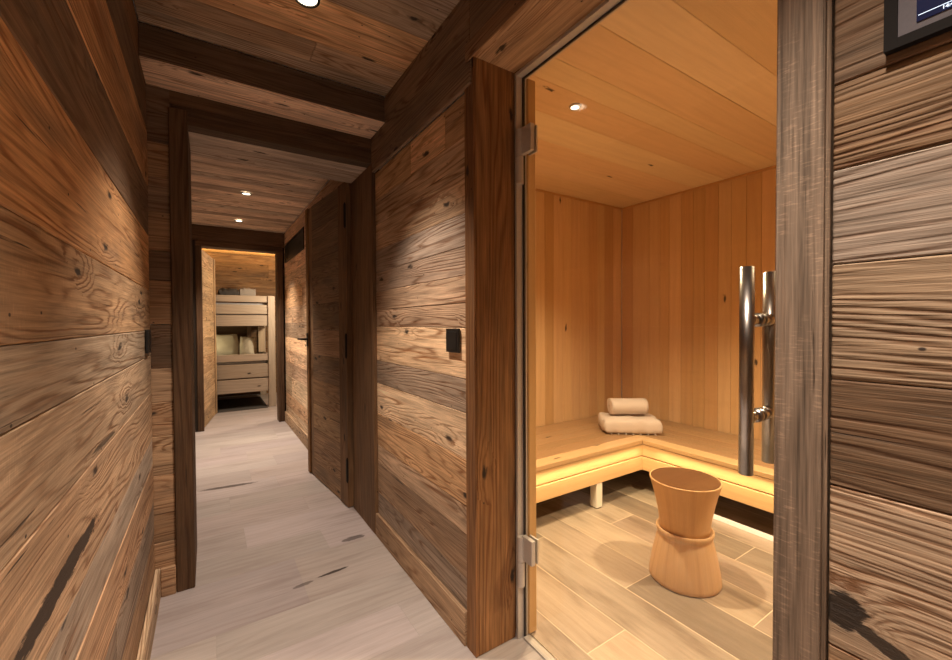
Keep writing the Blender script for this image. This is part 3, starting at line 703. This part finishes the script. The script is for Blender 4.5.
# ================================================================== FITTINGS
def downlight(x, y, z, label, group=None, r=.036, m=None):
    t_ = empty('ceiling_spotlight', (x, y, z)); tag(t_, label, 'ceiling light', group)
    bm = bmesh.new(); lathe(bm, [(r, -.004), (r+.007, -.005), (r+.009, -.002), (r+.009, .003), (r, .003), (r, -.004)], 40); link('bezel', bm, m or M_iron, t_)
    bm = bmesh.new(); rod(bm, (0, 0, -.001), (0, 0, .002), r*.98, 40); link('lens', bm, M_bulb, t_)
downlight(.29, 1.47, ZC-.006, 'round recessed spotlight in the near ceiling, cut by the top edge', r=.034)
downlight(.267, 3.705, 2.142, 'tiny round spotlight in the far ceiling, nearer of two', r=.028)
downlight(.272, 4.717, 2.142, 'tiny round spotlight in the far ceiling, farther of two', r=.028)
downlight(1.408, 1.334, 2.096, 'small bright spotlight in the sauna ceiling', r=.018, m=M_alu)
t = empty('fill_globe_lamp', (.62, -1.3, 1.55)); tag(t, 'round white globe added behind the viewpoint as fill light', 'lamp')  # body of the added fill light, out of view
bm = bmesh.new(); rod(bm, (.11, 0, 0), (.1235, 0, 0), .045, 32); rod(bm, (.065, 0, 0), (.11, 0, 0), .008); link('mount', bm, M_iron, t)
bm = bmesh.new(); bmesh.ops.create_uvsphere(bm, u_segments=24, v_segments=16, radius=.068); link('globe', bm, M_bulb, t, smooth=True)
# vent grille
vg = empty('vent_grille', (XR, 4.53, 1.9)); tag(vg, 'long black vent grille high on the corridor wall', 'vent')
bm = bmesh.new()
for lo, hi in (((-.01, -.53, -.1), (-.0005, -.51, .1)), ((-.01, .51, -.1), (-.0005, .53, .1)), ((-.01, -.51, .085), (-.0005, .51, .1)), ((-.01, -.51, -.1), (-.0005, .51, -.085))): bx(bm, lo, hi)
link('frame', bm, M_black, vg)
bm = bmesh.new(); bx(bm, (-.004, -.515, -.09), (-.0005, .515, .09)); link('backing', bm, M_black, vg)
for i in range(9):
    bm = bmesh.new(); z = -.075+.0187*i; bx(bm, (-.0095, -.512, z-.001), (-.003, .512, z+.003)); link('slat', bm, M_black, vg)
# switches
def switch(name, loc, s, w_, label):
    t_ = empty(name, loc); tag(t_, label, 'switch')
    bm = bmesh.new(); bx(bm, (0 if s > 0 else -.009, -w_/2, -.043), (.009 if s > 0 else 0, w_/2, .043), .002); link('plate', bm, M_black, t_)
    bm = bmesh.new(); bx(bm, (.009*s-.002, -w_/2+.012, -.031), (.009*s+.002, w_/2-.012, .031), .001); link('rocker', bm, M_black, t_)
switch('light_switch', (XR-.002, 1.288, 1.057), -1, .09, 'black light switch on the planked wall left of the sauna door')
switch('light_switch', (XL+.002, 1.965, 1.057), 1, .085, 'black light switch on the left wall seen edge-on')
# wall display with navy screen
wd_ = empty('wall_display', (XR-.0005, .0, 1.60)); tag(wd_, 'black framed wall display with grey surround and navy screen', 'display')
x0 = -.012
bm = bmesh.new()
Y1, Y0, Z0, Z1 = .163, -.20, 1.464-1.6, .17
bx(bm, (x0, Y1-.0125, Z0), (0, Y1, Z1)); bx(bm, (x0, Y0, Z0), (0, Y0+.0125, Z1)); bx(bm, (x0, Y0+.0124, Z0), (0, Y1-.0124, Z0+.0125), 0); bx(bm, (x0, Y0+.0124, Z1-.0125), (0, Y1-.0124, Z1), 0)
link('frame', bm, M_frame, wd_)
bm = bmesh.new(); bx(bm, (-.009, Y0+.012, Z0+.012), (-.001, Y1-.012, Z1-.012)); link('surround', bm, M_mat, wd_)
bm = bmesh.new(); bx(bm, (-.0102, Y0+.029, Z0+.0225), (-.0092, Y1-.029, Z1-.03)); sc = link('screen', bm, M_screen, wd_)
bm = bmesh.new(); bx(bm, (-.0108, Y0+.036, Z0+.0292), (-.0103, Y1-.0305, Z0+.0299)); link('status_line', bm, M_glow, sc)
cu = bpy.data.curves.new('clock_text', 'FONT'); cu.body = '14:4'; cu.size = .0056; cu.extrude = .0003; cu.offset = .00008
to = bpy.data.objects.new('clock_text', cu); C.objects.link(to)
bpy.context.view_layer.update()
dg = bpy.context.evaluated_depsgraph_get(); me = bpy.data.meshes.new_from_object(to.evaluated_get(dg)); bpy.data.objects.remove(to)
me.materials.clear(); me.materials.append(M_glow)
to = bpy.data.objects.new('clock_text', me); C.objects.link(to); to.parent = sc
to.matrix_local = Matrix.Translation((-.0108, .113, Z0+.0243)) @ Matrix(((0, 0, -1, 0), (-1, 0, 0, 0), (0, 1, 0, 0), (0, 0, 0, 1)))
